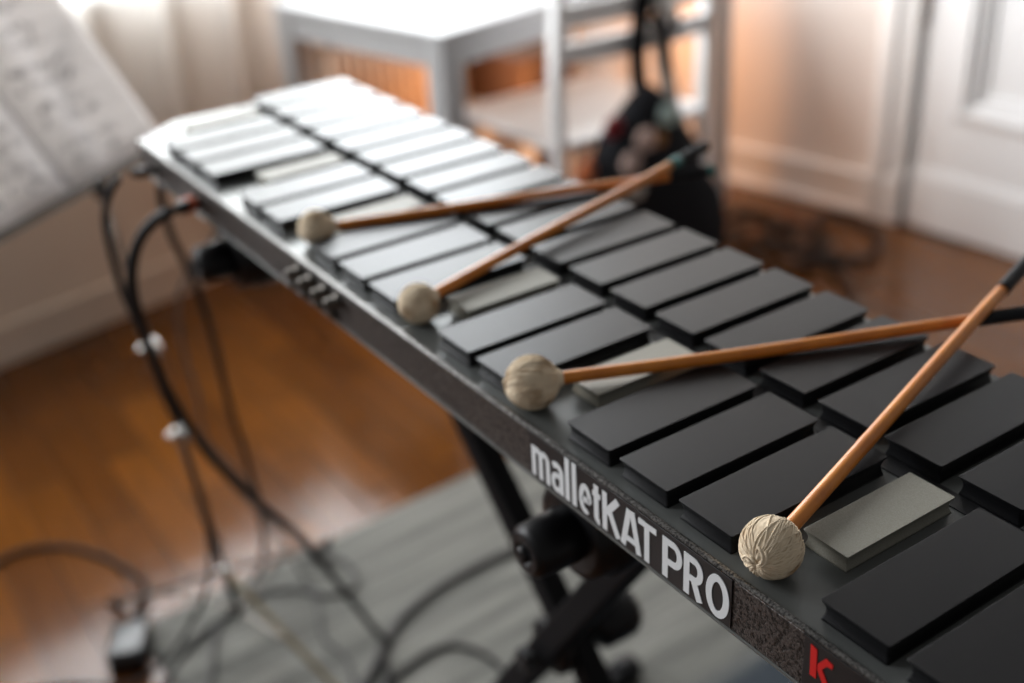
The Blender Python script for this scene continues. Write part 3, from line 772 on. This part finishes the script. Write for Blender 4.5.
# brown stool under the table
sl = thing('stool', 'small low stool with a dark brown top under the white table', 'stool', K + U * .19 + V * .37, TH)
bm = NB(); box(bm, -.12, .12, -.11, .11, .27, .42); link('seat', bm, M_BROWN, sl, bevel=.012)
for sx in (-1, 1):
    for sy in (-1, 1):
        bm = NB(); box(bm, sx * .09 - .015, sx * .09 + .015, sy * .08 - .015, sy * .08 + .015, 0, .272); link('leg', bm, M_TRIM, sl)

# ------------------------------------------------------------------ white slatted chair
CX, CY0, CY1 = -.69, .93, 1.336
ch = thing('chair', 'white wooden chair with horizontal back slats, a black bag hung on its back', 'chair', (CX - .2, (CY0 + CY1) / 2, 0))
O = Vector(ch.location)
for y in (CY0, CY1):
    bm = NB(); pts = [(CX + .05, y, 0), (CX + .008, y, .30), (CX, y, .46), (CX + .004, y, .65), (CX + .035, y, .93)]
    sp = [Vector(q) - O for q in spline(pts, 6)]
    for a, b in zip(sp, sp[1:]): bar(bm, a, b + (b - a) * .02, .024, .032, (1, 0, 0))
    link('back_post', bm, M_CHAIR, ch, bevel=.003)
    bm = NB(); bar(bm, Vector((CX - .37, y + (.01 if y == CY0 else -.01), 0)) - O, Vector((CX - .37, y + (.01 if y == CY0 else -.01), .432)) - O, .032, .032, (1, 0, 0)); link('front_leg', bm, M_CHAIR, ch, bevel=.003)
    bm = NB(); bar(bm, Vector((CX + .02, y, .2)) - O, Vector((CX - .37, y, .2)) - O, .016, .022); link('stretcher', bm, M_CHAIR, ch, bevel=.002)
for z in (.643, .722, .801, .88):
    bm = NB(); n = 14; h = .05; vs = []
    for i in range(n + 1):
        f = i / n; y = CY0 + .01 + (CY1 - CY0 - .02) * f; x = CX + .004 + (z - .643) * .1 + .018 * math.sin(f * PI)
        hh = h * (.85 + .15 * math.sin(f * PI))
        vs.append([bm.verts.new(Vector((x + dx, y, z + dz)) - O) for dx, dz in ((-.007, -hh / 2), (.007, -hh / 2), (.007, hh / 2), (-.007, hh / 2))])
    for a, b in zip(vs, vs[1:]):
        for k in range(4): bm.faces.new((a[k], a[(k + 1) % 4], b[(k + 1) % 4], b[k]))
    bm.faces.new(vs[0][::-1]); bm.faces.new(vs[-1]); link('back_slat', bm, M_CHAIR, ch, bevel=.003)
bm = NB(); pts = [(CX + .005, CY0 - .012), (CX + .005, CY1 + .012), (CX - .39, CY1 + .012), (CX - .39, CY0 - .012)]
pa = [bm.verts.new(Vector((x, y, .43)) - O) for x, y in pts]; pb = [bm.verts.new(Vector((x, y, .452)) - O) for x, y in pts]
for i in range(4): bm.faces.new((pa[i], pa[(i + 1) % 4], pb[(i + 1) % 4], pb[i]))
bm.faces.new(pa[::-1]); bm.faces.new(pb); link('seat', bm, M_CHAIR, ch, bevel=.006)

# ------------------------------------------------------------------ black bag hung from the chair back
bag = thing('bag', 'black cloth bag with flower patches hanging by its straps from the chair back', 'bag', (-.60, 1.12, .14))
O = Vector(bag.location)
prof = [(.125, 1.02, 1.28, .045), (.15, 1.0, 1.30, .065), (.22, .985, 1.297, .075), (.30, .972, 1.277, .075), (.37, .965, 1.24, .070), (.43, .962, 1.205, .062), (.48, .985, 1.178, .052), (.52, 1.02, 1.150, .040), (.55, 1.05, 1.125, .028), (.568, 1.08, 1.108, .014)]
bm = NB(); prev = None; seg = 40
for z, ya, yb, dx in prof:
    ring = []
    for k in range(seg):
        a = 2 * PI * k / seg; c, s = math.cos(a), math.sin(a)
        c = math.copysign(abs(c) ** .7, c); s = math.copysign(abs(s) ** .7, s)
        p = Vector((-.592 + dx * s, (ya + yb) / 2 + (yb - ya) / 2 * c, z))
        p += Vector((.7, .5, .2)) * .012 * noise.noise((p.y * 14, p.z * 14, p.x * 10)); p.x = max(p.x, -.664); ring.append(bm.verts.new(p - O))
    if prev:
        for k in range(seg): bm.faces.new((prev[k], prev[(k + 1) % seg], ring[(k + 1) % seg], ring[k]))
    else: bm.faces.new(ring[::-1])
    prev = ring
bm.faces.new(prev); body = link('bag_body', bm, M_BAG, bag, True)
def ribbon(pts, w, t, name, m, up):
    bm = NB(); sp = [Vector(q) - O for q in spline(pts, 8)]
    up = Vector(up); prev = None
    for i, p in enumerate(sp):
        d = (sp[min(i + 1, len(sp) - 1)] - sp[max(i - 1, 0)]).normalized(); s = d.cross(up)
        s = s.normalized() if s.length > 1e-4 else Vector((0, 1, 0)); u = s.cross(d)
        ring = [bm.verts.new(p + s * i_ * w / 2 + u * j * t / 2) for i_, j in ((-1, -1), (1, -1), (1, 1), (-1, 1))]
        if prev:
            for k in range(4): bm.faces.new((prev[k], prev[(k + 1) % 4], ring[(k + 1) % 4], ring[k]))
        else: bm.faces.new(ring[::-1])
        prev = ring
    bm.faces.new(prev); return link(name, bm, m, bag)
M_STRAP = mat('grey_webbing', (.42, .40, .37), .85)
M_BUCK = mat('buckle_white', (.6, .56, .52), .5)
ribbon([(-.615, 1.09, .555), (-.640, 1.105, .62), (-.648, 1.12, .70), (-.640, 1.125, .752), (-.664, 1.125, .764), (-.70, 1.125, .752), (-.705, 1.13, .70)], .042, .006, 'shoulder_strap', M_BAG, (1, 0, 0))
ribbon([(-.61, 1.20, .44), (-.648, 1.19, .55), (-.655, 1.182, .64), (-.645, 1.172, .735), (-.664, 1.172, .764), (-.70, 1.172, .75), (-.705, 1.175, .70)], .036, .005, 'shoulder_strap', M_STRAP, (1, 0, 0))
ribbon([(-.60, 1.255, .37), (-.645, 1.228, .46), (-.650, 1.205, .56), (-.640, 1.180, .66), (-.640, 1.155, .70)], .016, .005, 'strap_tail', M_BAG, (1, 0, 0))
bm = NB(); lathe(bm, [(-.010, .014), (-.008, .022), (.008, .022), (.010, .014)], Vector((-.622, 1.172, .705)) - O, (1, .2, .1), 20); link('strap_buckle', bm, M_BUCK, bag, True)
bm = NB()
sweep(bm, [Vector(q) - O for q in spline([(-.625, 1.125, .70), (-.615, 1.145, .665), (-.615, 1.175, .655), (-.622, 1.195, .675), (-.630, 1.19, .70)], 8)], .009, 10); link('strap_loop', bm, M_BAG, bag, True)
for y, z, w, col, nm in ((.990, .505, .024, (.17, .012, .016), 'dark red'), (1.108, .510, .024, (.42, .52, .48), 'pale teal'), (1.045, .475, .026, (.50, .36, .31), 'pink'), (1.005, .435, .024, (.45, .33, .29), 'beige pink'), (1.01, .380, .023, (.42, .38, .34), 'cream'), (1.078, .470, .016, (.3, .13, .03), 'ochre')):
    m = mat('patch_' + nm.replace(' ', '_'), col, .9); bm = NB()
    # x on the bag front at this height
    dx = 0
    for (z0, a0, b0, d0), (z1, a1, b1, d1) in zip(prof, prof[1:]):
        if z0 <= z <= z1:
            t = (z - z0) / (z1 - z0); ya = a0 + (a1 - a0) * t; yb = b0 + (b1 - b0) * t; d = d0 + (d1 - d0) * t
            c = max(-.98, min(.98, (y - (ya + yb) / 2) / ((yb - ya) / 2))); c = abs(c) ** (1 / .7); dx = d * math.sqrt(max(0, 1 - c * c)) ** .7
    ctr = Vector((-.592 + dx, y, z)) - O
    for q in range(6):
        a = 2 * PI * q / 6; lathe(bm, [(-.006, w * .2), (-.003, w * .5), (.004, w * .48), (.008, w * .2)], ctr + Vector((0, math.cos(a), math.sin(a))) * w * .55, (1, -.15, .1), 12)
    lathe(bm, [(-.005, w * .2), (.006, w * .42), (.011, w * .2)], ctr, (1, -.15, .1), 12)
    o = link('flower_patch', bm, m, bag, True); o['label'] = nm + ' flower patch'
bm = NB(); lathe(bm, [(0, .004), (.02, .006), (.03, .018), (.065, .022), (.075, .012)], Vector((-.600, .951, .455)) - O, (.25, -.55, -.8), 16); o = link('tassel', bm, mat('rust_cloth', (.26, .06, .012), .9), bag, True); o['label'] = 'rust-orange tassel'

# ------------------------------------------------------------------ light
def area(name, loc, rot, sx, sy, power, col):
    L = bpy.data.lights.new(name, 'AREA'); L.shape = 'RECTANGLE'; L.size = sx; L.size_y = sy; L.energy = power; L.color = col
    o = bpy.data.objects.new(name, L); C.objects.link(o); o.location = loc; o.rotation_euler = rot; return o
# daylight from the sky in the window opening, shining along +u
wz = (WZ0 + WZ1) / 2
day = area('daylight_window', rw(-.06, (WV0 + WV1) / 2, wz), (0, 0, 0), WZ1 - WZ0 - .1, WV1 - WV0 - .1, 150, (.93, .97, 1.0))
day.rotation_euler = (Vector((U.x, U.y, -.12))).to_track_quat('-Z', 'X').to_euler()
day2 = area('daylight_window_beyond', rw(-.06, (XV0 + XV1) / 2, wz), (0, 0, 0), WZ1 - WZ0 - .1, XV1 - XV0 - .1, 70, (.95, .97, 1.0))
day2.rotation_euler = day.rotation_euler
# warm glow in the corner from two added, unseen point lights; no lamp stands there
wl = bpy.data.lights.new('corner_fill', 'POINT'); wl.energy = 2.3; wl.color = (1, .47, .19); wl.shadow_soft_size = .1
wo = bpy.data.objects.new('corner_fill', wl); C.objects.link(wo); wo.location = rw(.50, .22, .45)

wl2 = wl.copy(); wl2.energy = 5.5; wo2 = bpy.data.objects.new('low_fill', wl2); C.objects.link(wo2); wo2.location = rw(.40, .58, .35)  # second added fill light, low under the tabletop
w = bpy.data.worlds.new('World'); bpy.context.scene.world = w; w.use_nodes = True
w.node_tree.nodes['Background'].inputs[0].default_value = (.98, .97, .96, 1); w.node_tree.nodes['Background'].inputs[1].default_value = .20

# ------------------------------------------------------------------ camera
cam = bpy.data.cameras.new('camera'); co = bpy.data.objects.new('camera', cam); C.objects.link(co)
rt = Vector((.560281, .826661, -.052118)); dn = Vector((.365359, -.303117, -.880132)); fw = Vector((-.743369, .47408, -.471859))
m3 = Matrix((rt, -dn, -fw)).transposed()
co.matrix_world = Matrix.Translation((1.267821, -.462368, .375687 + T)) @ m3.to_4x4()
cam.sensor_width = 36; cam.lens = 1187.9146 / 1024 * 36; cam.clip_start = .02
cam.dof.use_dof = True; cam.dof.focus_distance = .60; cam.dof.aperture_fstop = 3.4; cam.dof.aperture_blades = 0
sc = bpy.context.scene; sc.camera = co
sc.view_settings.view_transform = 'Standard'; sc.view_settings.look = 'None'; sc.view_settings.gamma = 1; sc.view_settings.use_curve_mapping = False
sc.view_settings.exposure = 0.0
